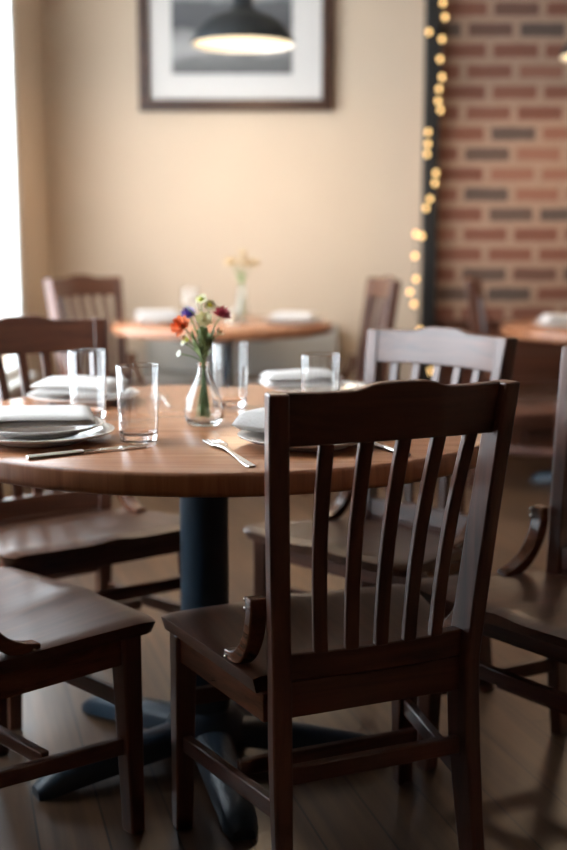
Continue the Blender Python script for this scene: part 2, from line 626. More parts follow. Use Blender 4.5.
# ------------------------------------------------------------------ chairs
def make_chair():
    root = empty('dining_chair')
    Wb, Wt = 0.399, 0.458
    zs, zt = 0.40, 0.900
    rec = 0.057
    pw, pd = 0.0335, 0.053
    TOE = R(12)

    def post(z):
        """outer half width, rear face y at height z"""
        t = (z - zs) / (zt - zs)
        if t >= 0:
            return (Wb + (Wt - Wb) * t) / 2, -rec * (0.75 * t + 0.25 * t * t)
        u = z / zs
        return Wb / 2 + 0.004 * (1 - u), -0.035 * (1 - u) ** 1.6

    for s in (-1, 1):
        mb = MB()
        rings = []
        for i in range(19):
            z = zt * i / 18
            hw, y = post(z)
            k = 1.0 if z > 0.25 else 0.80 + 0.20 * z / 0.25
            d = pd * k if z < zs else pd - 0.012 * (z - zs) / (zt - zs)
            wv = pw * (k if z < zs else 1.0)
            ca, sa = math.cos(s * TOE), math.sin(s * TOE)
            rings.append([(s * hw + px_ * ca - py_ * sa, y + px_ * sa + py_ * ca, z) for px_, py_ in ((0, 0), (-s * wv, 0), (-s * wv, d), (0, d))])
        mb.loft(rings)
        mb.build('back_post', M['chair_z'], root, bevel=0.004)

    # crest rail: bowed backwards with a raised middle
    zc0 = 0.812
    mb = MB()
    rings = []
    N = 28
    for i in range(N + 1):
        t = -1 + 2 * i / N
        bow = 0.028 * (1 - t * t)
        hump = 0.013 * (1 / (1 + math.exp((abs(t) - 0.33) * 22)))
        zb = zc0 + 0.004 * (1 - t * t)
        ring = []
        for z, yy in ((zb, 0.010), (zt - 0.02, 0.010), (zt + hump, 0.012), (zt + hump, 0.032), (zt - 0.02, 0.034), (zb, 0.034)):
            hw, y = post(z)
            x = t * (hw - pw + 0.0005)
            ring.append((x, y + yy - bow, z))
        rings.append(ring)
    mb.loft(rings)
    mb.build('crest_rail', M['chair_x'], root, bevel=0.003, angle=50)

    # lower back rail
    zr0, zr1 = 0.4065, 0.456
    mb = MB()
    rings = []
    for i in range(15):
        t = -1 + 2 * i / 14
        bow = 0.014 * (1 - t * t)
        ring = []
        for z, yy in ((zr0, 0.014), (zr1, 0.014), (zr1, 0.040), (zr0, 0.040)):
            hw, y = post(z)
            ring.append((t * (hw - pw + 0.0005), y + yy - bow, z))
        rings.append(ring)
    mb.loft(rings)
    mb.build('lower_rail', M['chair_x'], root, bevel=0.003)

    # five slats, fanning out towards the top
    for k in range(5):
        t = (-0.655 + 1.31 * k / 4)
        mb = MB()
        rings = []
        for i in range(13):
            u = i / 12
            z = zr1 - 0.004 + (zc0 + 0.010 - zr1) * u
            hw, y = post(z)
            x = (t * (1 + 0.07 * u) + 0.045 * u) * (hw - pw)
            bow = (0.014 + 0.014 * u) * (1 - t * t)
            y0 = y + 0.013 - bow + 0.012 * math.sin(math.pi * u)
            wv = 0.0125
            th = 0.014
            ca, sa = math.cos(t * TOE), math.sin(t * TOE)
            rings.append([(x + a_ * ca - b_ * sa, y0 + a_ * sa + b_ * ca, z) for a_, b_ in ((-wv, 0), (wv, 0), (wv, th), (-wv, th))])
        mb.loft(rings)
        mb.build('slat', M['chair_z'], root, bevel=0.003)

    # saddle seat
    zt0 = 0.427
    mb = MB()
    NX, NY = 24, 26
    D0, D1 = 0.052, 0.414

    def half(y):
        u = (y - D0) / (D1 - D0)
        if y < 0.0625:
            return 0.158
        hw = 0.208 + 0.069 * u
        if u > 0.93:
            hw -= 0.028 * ((u - 0.93) / 0.07) ** 2
        return hw

    yl = [D0, 0.0620, 0.0630] + [0.0630 + (D1 - 0.0630) * ((i + 1) / NY) for i in range(NY)]
    top, bot = [], []
    for y in yl:
        hw = half(y)
        u = (y - D0) / (D1 - D0)
        for j in range(NX + 1):
            t = -1 + 2 * j / NX
            fr_bow = 0.012 * (1 - t * t) * max(0, (u - 0.6) / 0.4)
            dish = 0.013 * (1 - abs(t) ** 2.4) * math.sin(math.pi * min(1, max(0, u * 0.95 + 0.05))) ** 0.8
            ridge = 0.006 * math.exp(-(t / 0.16) ** 2) * max(0, (u - 0.45) / 0.55)
            edge = 0.010 * (max(0, (u - 0.86) / 0.14) ** 2) + 0.004 * max(0, (abs(t) - 0.93) / 0.07) ** 2
            drop = 0.024 * (1 - u) ** 1.3
            z = zt0 - dish * 0.8 + ridge - edge - drop
            top.append((t * hw, y + fr_bow, z))
            bot.append((t * (hw - 0.006), y + fr_bow - (0.006 if u > 0.5 else 0), zt0 - 0.030 - drop))
    n = NX + 1
    m_ = len(yl)
    f = []
    o2 = len(top)
    for i in range(m_ - 1):
        for j in range(NX):
            a = i * n + j
            f.append((a, a + 1, a + n + 1, a + n))
            f.append((o2 + a, o2 + a + n, o2 + a + n + 1, o2 + a + 1))
    for j in range(NX):
        f.append((j, o2 + j, o2 + j + 1, j + 1))
        a = (m_ - 1) * n + j
        f.append((a, a + 1, o2 + a + 1, o2 + a))
    for i in range(m_ - 1):
        a = i * n
        f.append((a, a + n, o2 + a + n, o2 + a))
        a = i * n + NX
        f.append((a, o2 + a, o2 + a + n, a + n))
    mb.add(top + bot, f)
    mb.build('seat', M['seat'], root, bevel=0.004, seg=3, angle=50)

    # aprons under the seat
    za0, za1 = 0.345, 0.3965
    yfl = 0.352                     # front leg centre y
    xfl = 0.238
    MB().box((-Wb / 2 + pw - 0.0005, 0.012, 0.342), (Wb / 2 - pw + 0.0005, 0.036, 0.405)).build('apron', M['chair_x'], root, bevel=0.002)
    MB().box((-xfl + 0.022, yfl - 0.006, za0), (xfl - 0.022, yfl + 0.016, za1)).build('apron', M['chair_x'], root, bevel=0.002)
    for s in (-1, 1):
        mb = MB()
        rings = []
        for y, xo, dz in ((pd - 0.001, Wb / 2 - 0.004, 0.021), (yfl - 0.021, xfl + 0.014, 0.0015)):
            rings.append([(s * xo, y, za0 - dz), (s * (xo - 0.022), y, za0 - dz), (s * (xo - 0.022), y, za1 - dz), (s * xo, y, za1 - dz)])
        mb.loft(rings)
        mb.build('apron', M['brace'], root, bevel=0.002)

    # front legs
    for s in (-1, 1):
        mb = MB()
        rings = []
        for i in range(9):
            u = i / 8
            z = 0.3965 * u
            h = 0.0165 + 0.0055 * u
            cx_ = s * (xfl + 0.006 * (1 - u))
            cy_ = yfl + 0.006 * (1 - u)
            rings.append([(cx_ - h, cy_ - h, z), (cx_ + h, cy_ - h, z), (cx_ + h, cy_ + h, z), (cx_ - h, cy_ + h, z)])
        mb.loft(rings)
        mb.build('front_leg', M['chair_z'], root, bevel=0.004)

    # stretchers
    zc = 0.178
    for s in (-1, 1):
        mb = MB()
        rings = []
        for y, xo in ((0.026, Wb / 2 - 0.007), (yfl - 0.015, xfl + 0.010)):
            rings.append([(s * xo, y, zc - 0.016), (s * (xo - 0.018), y, zc - 0.016), (s * (xo - 0.018), y, zc + 0.016), (s * xo, y, zc + 0.016)])
        mb.loft(rings)
        mb.build('stretcher', M['chair_y'], root, bevel=0.003)
    MB().box((-0.185, 0.192, zc - 0.014), (0.185, 0.210, zc + 0.014)).build('stretcher', M['chair_x'], root, bevel=0.003)
    MB().box((-xfl + 0.018, yfl - 0.007, 0.248), (xfl - 0.018, yfl + 0.011, 0.280)).build('stretcher', M['chair_x'], root, bevel=0.003)
    MB().box((-Wb / 2 + pw - 0.004, 0.006, 0.224), (Wb / 2 - pw + 0.004, 0.024, 0.256)).build('stretcher', M['chair_x'], root, bevel=0.003)

    # curved hip braces between post and seat
    for s in (-1, 1):
        mb = MB()
        ctr = (0.180, 0.532)        # y, z of the arc centre
        ri, ro = 0.113, 0.139
        # straight top stub then quarter arc
        path = []
        for i in range(4):
            path.append((ctr[0] - ri, 0.546 - 0.014 * i / 3, ctr[0] - ro + 0.002, 0.546 - 0.014 * i / 3))
        for i in range(1, 17):
            a = math.pi + (math.pi / 2 - R(2)) * i / 16
            tip = max(0.0, (i - 11) / 5)
            rr = ro - 0.014 * tip
            path.append((ctr[0] + ri * math.cos(a), ctr[1] + ri * math.sin(a), ctr[0] + rr * math.cos(a), ctr[1] + rr * math.sin(a)))
        x0, x1 = s * 0.222, s * 0.192
        rings = []
        for yi, zi, yo, zo in path:
            rings.append([(x0, yi, zi), (x0, yo, zo), (x1, yo, zo), (x1, yi, zi)])
        mb.loft(rings)
        br = mb.build('hip_brace', M['brace'], root, bevel=0.003, angle=50)
        for (y, z, ax) in ((0.0685, 0.540, 'y'), (0.0690, 0.524, 'y'), (0.160, 0.409, 'x')):
            sm = MB().ball((0, 0, 0), 0.0050, 10)
            xx = x0 - s * 0.003 if ax == 'y' else x0
            sm.xform(Matrix.Translation((xx, y, z)))
            sm.build('screw', M['screw'], br, smooth=True)
    return root


chair0 = make_chair()
first = [True]


def place_chair(x, y, fx, fy, label, group, k=1.0):
    o = chair0 if first[0] else copy_tree(chair0)
    first[0] = False
    o.location = (x, y, 0)
    o.rotation_euler = (0, 0, math.atan2(-fx, fy))
    o.scale = (k, k, k)
    return tag(o, label, 'chair', group)


G1 = 'dining chairs around the round table'
place_chair(0.166, 1.9285, -math.sin(0.40), math.cos(0.40), 'dark slat-back chair in sharp focus, its back to us before the round table', G1)
place_chair(0.370, 2.992, -0.70, -0.714, 'dark wooden chair behind the round table with pale window light on its crest', G1)
place_chair(-0.655, 3.075, 0.60, -0.80, 'dark wooden chair behind the left of the round table, its shadowed front facing us', G1, 1.025)
place_chair(-0.7165, 2.066, 0.7071, 0.7071, 'dark wooden chair at lower left showing only its dished seat and front legs', G1)
place_chair(0.744, 2.448, -0.79, -0.613, 'dark wooden chair cut off by the right side, one back post in view', G1)
G2 = 'dining chairs at the tables along the far wall'
place_chair(-0.935, 5.74, 0.80, -0.60, 'blurred dark chair in the left corner at the far table below the framed picture', G2, 1.06)
place_chair(0.43, 5.55, -0.985, -0.17, 'blurred dark chair seen edge-on between the far table and the black post with lights', G2, 1.06)
place_chair(0.93, 5.55, 0.975, -0.22, 'blurred dark chair against the brick wall, left of the far right table', G2, 1.06)


# ------------------------------------------------------------------ tables
def make_table(name, x, y, rad, label, base=(0, 0), rot=0.0, arms=5, group=None, arm_len=0.40):
    root = empty(name, (x, y, 0), 0, label, 'table', group)
    T = 0.75
    th = 0.043
    n = 128
    mb = MB().lathe([(rad - 0.006, T - th), (rad - 0.001, T - th + 0.004), (rad, T - th + 0.010), (rad, T - 0.008), (rad - 0.003, T - 0.002), (rad - 0.008, T)], n)
    mb.build('tabletop', M['table'], root, smooth=True, angle=60, mats=[M['table_edge']], pick=lambda p: 0 if p.normal.z > 0.9 else 1)
    bx, by = base
    MB().lathe([(0.062, 0.075), (0.0535, 0.10), (0.0525, 0.13), (0.0525, 0.66), (0.06, 0.672), (0.06, 0.70)], 40, (bx, by, 0)).build('column', M['iron'], root, smooth=True)
    pl = MB()
    for k in range(4):
        a = R(45 + 90 * k)
        b_ = MB().box((0.0, -0.024, 0.678), (0.30, 0.024, 0.7065))
        b_.xform(Matrix.Translation((bx, by, 0)) @ Matrix.Rotation(a, 4, 'Z'))
        pl.add(b_.v, b_.f)
    pl.build('top_bracket', M['iron'], root)
    MB().lathe([(0.095, 0.03), (0.098, 0.055), (0.085, 0.085), (0.066, 0.105), (0.0545, 0.112)], 40, (bx, by, 0)).build('base_hub', M['iron'], root, smooth=True)
    for k in range(arms):
        a = rot + 2 * math.pi * k / arms
        mb = MB()
        rings = []
        for i in range(13):
            u = i / 12
            d = 0.05 + (arm_len - 0.05) * u
            zt_ = 0.088 - 0.046 * u ** 1.5 - (0.020 * max(0, (u - 0.85) / 0.15) ** 2)
            zb = 0.040 * (1 - u) ** 0.8 + 0.0 if u < 0.8 else 0.040 * 0.2 ** 0.8 * (1 - u) / 0.2
            wv = 0.046 - 0.012 * u
            if u > 0.9:
                wv *= 1 - 0.35 * ((u - 0.9) / 0.1) ** 2
            ring = []
            for q in range(9):
                ph = math.pi * q / 8
                ring.append((d, wv * math.cos(ph), zb + (zt_ - zb) * (0.25 + 0.75 * math.sin(ph) ** 0.7) if 0 < q < 8 else zb))
            rings.append(ring)
        mb.loft(rings)
        mb.xform(Matrix.Translation((bx, by, 0)) @ Matrix.Rotation(a, 4, 'Z'))
        mb.build('foot', M['iron'], root, smooth=True, angle=50)
    return root


TX, TY, TR_ = -0.137, 2.550, 0.618
make_table('round_table', TX, TY, TR_, 'round brown wooden table on a blue-black iron pedestal, laid with glasses and a flower vase', base=(-0.035, -0.055), rot=R(212))
GT = 'tables along the far wall'
make_table('round_table', -0.285, 5.58, 0.52, 'blurred brown table under the pendant lamp below the framed picture', rot=R(116), group=GT)
make_table('round_table', 1.55, 5.35, 0.56, 'blurred brown table in front of the brick wall at the far right', rot=R(230), group=GT)
Z = 0.7505


# grey bench along the back wall behind the far table
bn = empty('bench', (-0.215, 6.06, 0), 0, 'grey padded bench against the beige wall, seen under the far table', 'bench')
MB().box((-0.505, -0.20, 0.30), (0.505, 0.16, 0.44)).build('seat_cushion', M['grey_cloth'], bn, bevel=0.02, seg=3)
MB().box((-0.505, 0.10, 0.4405), (0.505, 0.215, 0.70)).build('back_cushion', M['grey_cloth'], bn, bevel=0.025, seg=3)
for sx in (-0.46, 0.46):
    for sy in (-0.16, 0.17):
        MB().box((sx - 0.022, sy - 0.022, 0), (sx + 0.022, sy + 0.022, 0.302)).build('leg', M['black_post'], bn, bevel=0.003)


# ------------------------------------------------------------------ tableware
def tumbler(x, y, label, r=0.041, h=0.148, group='clear tumblers on the round table', z=Z):
    t = 0.0017
    prof = [(r * 0.80, 0.0), (r * 0.86, 0.002), (r * 0.90, 0.012), (r * 0.97, h * 0.5), (r, h - 0.001), (r - t * 0.5, h), (r - t, h - 0.001), (r * 0.97 - t, h * 0.5), (r * 0.90 - t, 0.020), (r * 0.70, 0.0145), (r * 0.2, 0.013)]
    mb = MB().lathe(prof, 48)
    o = mb.build('tumbler', M['glass'], smooth=True, angle=22, loc=(x, y, z))
    return tag(o, label, 'drinking glass', group)


def plate(x, y, r, label, group, z=Z, name='plate'):
    prof = [(r * 0.58, 0.0), (r * 0.60, 0.0), (r * 0.62, 0.004), (r * 0.85, 0.012), (r * 0.995, 0.0195), (r, 0.0212), (r * 0.99, 0.0222), (r * 0.86, 0.0168), (r * 0.66, 0.0085), (r * 0.60, 0.0065), (r * 0.1, 0.006)]
    o = MB().lathe(prof, 64).build(name, M['china'], smooth=True, angle=60, loc=(x, y, z))
    return tag(o, label, 'plate', group)


def napkin(x, y, z, rz, label, group, size=(0.17, 0.115), layers=3, h=0.024, seed=0, puff=0.0):
    rnd = random.Random(seed)
    root_v = MB()
    sx, sy = size
    lh = h / layers
    for L in range(layers):
        NX, NY = 14, 10
        off = (rnd.uniform(-.005, .005), rnd.uniform(-.005, .005))
        ph = rnd.uniform(0, 6)
        sh = 1 - 0.02 * L
        top, bot = [], []
        for i in range(NY + 1):
            for j in range(NX + 1):
                u, v = -1 + 2 * j / NX, -1 + 2 * i / NY
                ex = max(abs(u), abs(v))
                rd = 1 - max(0, (ex - 0.80) / 0.20) ** 2.5
                wob = 0.0012 * math.sin(3 * u + ph) + 0.001 * math.cos(2.4 * v + ph * 1.7)
                # folded edge stays thick on one side
                base = lh * L + wob * (0 if L == 0 else 1) + 0.0006
                pf = puff * (1 - u * u) * (1 - v * v) * (L + 1) / layers
                X = u * sx / 2 * sh + off[0] * L
                Y = v * sy / 2 * sh + off[1] * L
                top.append((X, Y, base + lh * (0.35 + 0.63 * rd) + pf))
                bot.append((X, Y, base + (lh * 0.30 * (1 - rd)) + (pf if L else 0) * 0.98))
        n = NX + 1
        o2 = len(top)
        f = []
        for i in range(NY):
            for j in range(NX):
                a = i * n + j
                f.append((a, a + 1, a + n + 1, a + n))
                f.append((o2 + a, o2 + a + n, o2 + a + n + 1, o2 + a + 1))
        for j in range(NX):
            f.append((j, o2 + j, o2 + j + 1, j + 1))
            a = NY * n + j
            f.append((a, a + 1, o2 + a + 1, o2 + a))
        for i in range(NY):
            a = i * n
            f.append((a, a + n, o2 + a + n, o2 + a))
            a = i * n + NX
            f.append((a, o2 + a, o2 + a + n, a + n))
        root_v.add(top + bot, f)
    o = root_v.build('napkin', M['linen'], smooth=True, angle=70, loc=(x, y, z))
    o.rotation_euler = (0, 0, rz)
    return tag(o, label, 'napkin', group)


def strip(outline, zf, th):
    """outline: list of (y, half width); a flat bar along +y with height zf(y)"""
    rings = []
    for y, hw in outline:
        z = zf(y)
        rings.append([(-hw, y, z), (hw, y, z), (hw * 0.8, y, z + th), (-hw * 0.8, y, z + th)])
    return MB().loft(rings)


def fork(x, y, ang, label, L=0.26, z=Z, tilt=0.0, group='forks on the round table'):
    """handle end at x, y; tines point along ang"""
    k = L / 0.20
    root = empty('fork', (x, y, z), ang - math.pi / 2, label, 'fork', group)

    def zf(yv):
        u = yv / L
        return 0.0008 + 0.010 * math.sin(math.pi * min(1, u / 0.95)) ** 1.5 * (u > 0.3) * ((u - 0.3) / 0.7 if u < 1 else 1)

    h = strip([(0.0, 0.004 * k), (0.004 * k, 0.0065 * k), (0.03 * k, 0.0062 * k), (0.08 * k, 0.0035 * k), (0.12 * k, 0.003 * k), (0.132 * k, 0.006 * k), (0.145 * k, 0.0115 * k), (0.155 * k, 0.0125 * k)], zf, 0.0024)
    h.build('handle', M['steel'], root, bevel=0.0007, angle=50)
    for q in range(4):
        xc = (-0.0096 + 0.0064 * q) * k
        t = strip([(0.154 * k, 0.0023 * k), (0.175 * k, 0.0020 * k), (0.192 * k, 0.0017 * k), (0.20 * k, 0.0008 * k)], zf, 0.0022)
        t.xform(Matrix.Translation((xc, 0, 0)))
        t.build('tine', M['steel'], root, bevel=0.0005)
    return root


def knife(x, y, ang, label, L=0.24, z=Z, group='knives on the round table'):
    root = empty('table_knife', (x, y, z), ang - math.pi / 2, label, 'knife', group)
    hl = L * 0.44
    rings = []
    for u, hw in ((0, 0.0065), (0.03, 0.0085), (0.25, 0.0082), (0.7, 0.0065), (0.95, 0.0060), (1.0, 0.0072)):
        yv = hl * u
        rings.append([(hw * math.cos(a), yv, 0.0042 + 0.0042 * math.sin(a)) for a in [2 * math.pi * i / 10 for i in range(10)]])
    MB().loft(rings).build('handle', M['steel'], root, smooth=True, angle=50)
    rings = []
    for u, x0, x1 in ((0, -0.006, 0.006), (0.08, -0.007, 0.009), (0.6, -0.007, 0.011), (0.85, -0.007, 0.010), (0.95, -0.0065, 0.006), (1.0, -0.005, -0.002)):
        yv = hl + (L - hl) * u
        rings.append([(x0, yv, 0.0028), (x1, yv, 0.0034), (x1, yv, 0.0040), (x0, yv, 0.0052)])
    MB().loft(rings).build('blade', M['steel'], root)
    return root


tumbler(-0.279, 2.245, 'tall clear tumbler left of the flower vase, nearest the knife at the front')
tumbler(-0.425, 2.545, 'tall clear tumbler in front of the left-hand chair, behind the napkin stack')
tumbler(-0.122, 2.72, 'tall clear tumbler directly behind the flower vase')
tumbler(0.078, 2.46, 'tall clear tumbler right of the vase, just above the back of the front chair')

GP = 'place setting plates on the round table'
GN = 'folded napkins on the round table'
plate(-0.468, 2.255, 0.140, 'white plate at the left edge of the round table, lower of the stacked pair', GP)
plate(-0.470, 2.258, 0.122, 'white plate with a napkin, upper of the stacked pair at the left edge', GP, z=Z + 0.0225 * 0.55)
napkin(-0.475, 2.258, Z + 0.0225 * 0.55 + 0.0232, R(12), 'white folded napkin on the stacked plates at the left edge of the table', GN, size=(0.215, 0.165), h=0.022, layers=2, seed=1)
plate(0.045, 2.205, 0.132, 'white plate right of the front fork, partly hidden by the crest of the front chair', GP)
napkin(0.000, 2.235, Z + 0.0225, R(-35), 'plump white napkin on the plate beside the front fork', GN, size=(0.16, 0.115), h=0.034, layers=1, seed=2, puff=0.010)
plate(0.090, 2.945, 0.128, 'white plate at the far side of the round table in front of the window-lit chair', GP)
napkin(0.045, 2.955, Z + 0.0225, R(10), 'white folded napkin on the far plate behind the right-hand tumbler', GN, size=(0.20, 0.13), h=0.032, layers=2, seed=3, puff=0.006)
plate(-0.478, 2.805, 0.135, 'white plate before the shadowed left-hand chair, behind two tumblers', GP)
napkin(-0.488, 2.81, Z + 0.0225, R(-8), 'white folded napkin on the plate before the shadowed left-hand chair', GN, size=(0.20, 0.13), h=0.030, layers=2, seed=4, puff=0.006)

fork(-0.054, 1.978, math.atan2(0.952, -0.307), 'steel fork pointing at the flower vase, its handle near the front edge of the table', L=0.29)
fork(-0.262, 2.72, math.atan2(1.0, -0.25), 'dark-looking steel fork lying left of the vase towards the far side', L=0.2)
fork(-0.665, 2.52, math.atan2(0.2, 1.0), 'steel fork lying behind the napkin stack at the left edge', L=0.2)
knife(-0.453, 2.052, math.atan2(0.133, 0.199), 'steel knife lying in front of the stacked plates and the nearest tumbler')
knife(0.222, 2.075, math.atan2(0.093, -0.041), 'steel knife seen between the slats of the front chair, right of the plate', L=0.20)


# ------------------------------------------------------------------ vase and flowers
def vase(x, y, label, k=1.0, group=None, z=Z):
    o_ = [(0.030, 0.0), (0.036, 0.003), (0.0405, 0.018), (0.0412, 0.034), (0.037, 0.056), (0.027, 0.080), (0.0165, 0.100), (0.0125, 0.112), (0.0122, 0.122), (0.0138, 0.1302), (0.0136, 0.131)]
    i_ = [(0.0126, 0.131), (0.0122, 0.1302), (0.0104, 0.121), (0.0106, 0.112), (0.0146, 0.100), (0.0250, 0.080), (0.0350, 0.056), (0.0391, 0.034), (0.0382, 0.019), (0.033, 0.0085), (0.005, 0.007)]
    prof = [(a * k, b_ * k) for a, b_ in o_ + i_]
    o = MB().lathe(prof, 48).build('bud_vase', M['vase_glass'], smooth=True, angle=70, loc=(x, y, z))
    return tag(o, label, 'vase', group)


VX, VY = -0.167, 2.452
vase(VX, VY, 'clear glass bud vase holding mixed wild flowers on the round table')


def curve_pts(p0, p1, p2, n=10):
    p0, p1, p2 = Vector(p0), Vector(p1), Vector(p2)
    return [p0 * (1 - t) ** 2 + p1 * 2 * t * (1 - t) + p2 * t * t for t in [i / n for i in range(n + 1)]]


def petal_mesh(L, W, cup, n=6):
    top = []
    for i in range(n + 1):
        u = i / n
        wv = W * math.sin(math.pi * min(0.98, 0.12 + 0.80 * u)) ** 0.8
        zz = cup * u * u
        top.append([(L * u, -wv, zz + 0.15 * wv), (L * u, 0, zz), (L * u, wv, zz + 0.15 * wv)])
    v = [p for r in top for p in r]
    v2 = [(p[0], p[1], p[2] - 0.0006) for p in v]
    f = []
    o = len(v)
    for i in range(n):
        for j in range(2):
            a = i * 3 + j
            f.append((a, a + 1, a + 4, a + 3))
            f.append((o + a, o + a + 3, o + a + 4, o + a + 1))
        for j in (0, 2):
            a = i * 3 + j
            f.append((a, a + 3, o + a + 3, o + a))
    for a in ((n * 3, n * 3 + 1), (n * 3 + 1, n * 3 + 2)):
        f.append((a[0], a[1], o + a[1], o + a[0]))
    return v + v2, f


def flower(name, tip, nrm, pm, cm, rings, r, label, bend=(0, 0), base=(0.0, 0.0), group='flowers in the bud vase', leaves=1, ctr_r=0.25, vx=VX, vy=VY, zneck=0.13, sm=None, z0=Z):
    """tip given in world space relative to the vase foot"""
    root = empty(name, (vx, vy, z0), 0, label, 'flower', group)
    tip = Vector(tip)
    neck = Vector((base[0] * 0.25, base[1] * 0.25, zneck))
    foot = Vector((-base[0] * 1.3, -base[1] * 1.3, 0.014))
    pts = curve_pts(foot, foot.lerp(neck, 0.5), neck, 6)[:-1] + curve_pts(neck, neck + Vector((tip.x * 0.18 + bend[0], tip.y * 0.18 + bend[1], (tip.z - neck.z) * 0.62)), tip, 10)
    st = MB().tube(pts, 0.0014, 6).build('stem', sm or M['stem'], root, smooth=True)
    n = Vector(nrm).normalized()
    q = Vector((0, 0, 1)).rotation_difference(n).to_matrix().to_4x4()
    rnd = random.Random(name + label)
    head = MB()
    for k, (cnt, rs, cup, lift) in enumerate(rings):
        for i in range(cnt):
            v, f = petal_mesh(r * rs * rnd.uniform(.88, 1.1), r * rs * 0.30, cup * r)
            a = 2 * math.pi * (i + 0.5 * k + rnd.uniform(-.12, .12)) / cnt
            mt = Matrix.Translation(tip) @ q @ Matrix.Translation((0, 0, lift * r)) @ Matrix.Rotation(a, 4, 'Z') @ Matrix.Rotation(rnd.uniform(-.2, .1), 4, 'Y')
            head.add([mt @ Vector(p) for p in v], f)
    head.build('petals', pm, root, smooth=True, angle=80)
    MB().ball((0, 0, 0), r * ctr_r, 10, 0.6).xform(Matrix.Translation(tip + n * (r * 0.12)) @ q).build('flower_centre', cm, root, smooth=True)
    for i in range(leaves):
        t = 8 + i * 2
        p = pts[min(t, len(pts) - 2)]
        a = rnd.uniform(0, 6.28)
        v, f = petal_mesh(0.034, 0.0052, 0.008)
        mt = Matrix.Translation(p) @ Matrix.Rotation(a, 4, 'Z') @ Matrix.Rotation(-R(55), 4, 'Y')
        MB().add([mt @ Vector(x_) for x_ in v], f).build('leaf', M['leaf'], root, smooth=True, angle=80)
    return root


FULL = [(9, 1.0, 0.30, 0.0), (8, 0.78, 0.55, 0.06), (6, 0.5, 0.9, 0.10)]
DAISY = [(11, 1.0, 0.12, 0.0)]
SHAG = [(12, 1.0, 0.35, 0.0), (10, 0.8, 0.7, 0.1), (7, 0.5, 1.2, 0.1)]
flower('orange_flower', (-0.043, -0.012, 0.208), (-0.45, -0.75, 0.45), M['orange'], M['dark_centre'], FULL, 0.024, 'orange ruffled flower on the left side of the bouquet', base=(-0.01, -0.005), leaves=2)
flower('purple_flower', (-0.030, 0.012, 0.229), (-0.3, -0.6, 0.75), M['purple'], M['dark_centre'], SHAG, 0.016, 'small purple flower above the orange one', base=(-0.008, 0.006), leaves=2)
flower('red_flower', (0.038, 0.0, 0.229), (0.35, -0.45, 0.8), M['red'], M['dark_centre'], FULL, 0.020, 'crimson flower leaning out on the right side of the bouquet', base=(0.012, 0.002), leaves=2)
flower('cream_flower', (0.004, -0.010, 0.219), (0.05, -0.8, 0.55), M['cream'], M['yellow'], FULL, 0.019, 'cream flower in the middle of the bouquet', base=(0.002, -0.008), leaves=2)
flower('daisy', (-0.004, 0.010, 0.261), (-0.2, -0.7, 0.7), M['cream'], M['yellow'], DAISY, 0.014, 'topmost small cream daisy with a yellow-green centre', base=(-0.002, 0.006), leaves=1, ctr_r=0.42)
flower('daisy', (0.014, 0.006, 0.249), (0.3, -0.7, 0.6), M['cream'], M['yellow'], DAISY, 0.014, 'small cream daisy with a yellow-green centre just right of the topmost bloom', base=(0.004, 0.004), leaves=1, ctr_r=0.42)
flower('white_blossom', (-0.050, -0.004, 0.150), (-0.7, -0.5, 0.3), M['white_petal'], M['yellow'], DAISY, 0.008, 'small white blossom drooping lowest at the left of the bouquet', base=(-0.006, 0.0), leaves=1, ctr_r=0.3)
flower('white_blossom', (-0.042, 0.004, 0.172), (-0.5, -0.6, 0.5), M['white_petal'], M['yellow'], DAISY, 0.007, 'small white blossom under the orange flower', base=(-0.005, 0.003), leaves=2, ctr_r=0.3)
flower('cream_bud', (-0.032, -0.012, 0.178), (-0.4, -0.6, 0.6), M['cream'], M['yellow'], [(6, 1.0, 0.9, 0)], 0.011, 'closed cream bud just below the orange flower', base=(-0.004, -0.006), leaves=2, ctr_r=0.4)
flower('cream_bud', (0.032, -0.004, 0.192), (0.5, -0.5, 0.7), M['cream'], M['yellow'], [(6, 1.0, 0.9, 0)], 0.009, 'tiny cream bud on a thin stem below the crimson flower', base=(0.008, -0.003), leaves=2, ctr_r=0.4)
# loose green foliage
root = empty('foliage_sprig', (VX, VY, Z), 0, 'feathery green foliage filling the neck of the bud vase', 'foliage', None)
rnd = random.Random(11)
for k in range(7):
    a = rnd.uniform(0, 6.28)
    rr = rnd.uniform(0.006, 0.026)
    tipv = Vector((rr * math.cos(a), rr * 0.7 * math.sin(a), rnd.uniform(0.17, 0.235)))
    base = Vector((tipv.x * 0.12, tipv.y * 0.12, 0.125))
    foot = Vector((-tipv.x * 0.5, -tipv.y * 0.5, 0.016))
    pts = [foot, (foot + base) / 2, base] + curve_pts(base, base + Vector((0, 0, 0.04)), tipv, 6)[1:]
    MB().tube(pts, 0.0011, 5).build('stem', M['stem'], root, smooth=True)
    lf = MB()
    for j in range(6):
        p = pts[3 + j % 6]
        v, f = petal_mesh(rnd.uniform(0.018, 0.032), 0.0042, 0.004)
        mt = Matrix.Translation(p) @ Matrix.Rotation(rnd.uniform(0, 6.28), 4, 'Z') @ Matrix.Rotation(-R(rnd.uniform(25, 65)), 4, 'Y')
        lf.add([mt @ Vector(x_) for x_ in v], f)
    lf.build('leaves', M['leaf'], root, smooth=True, angle=80)


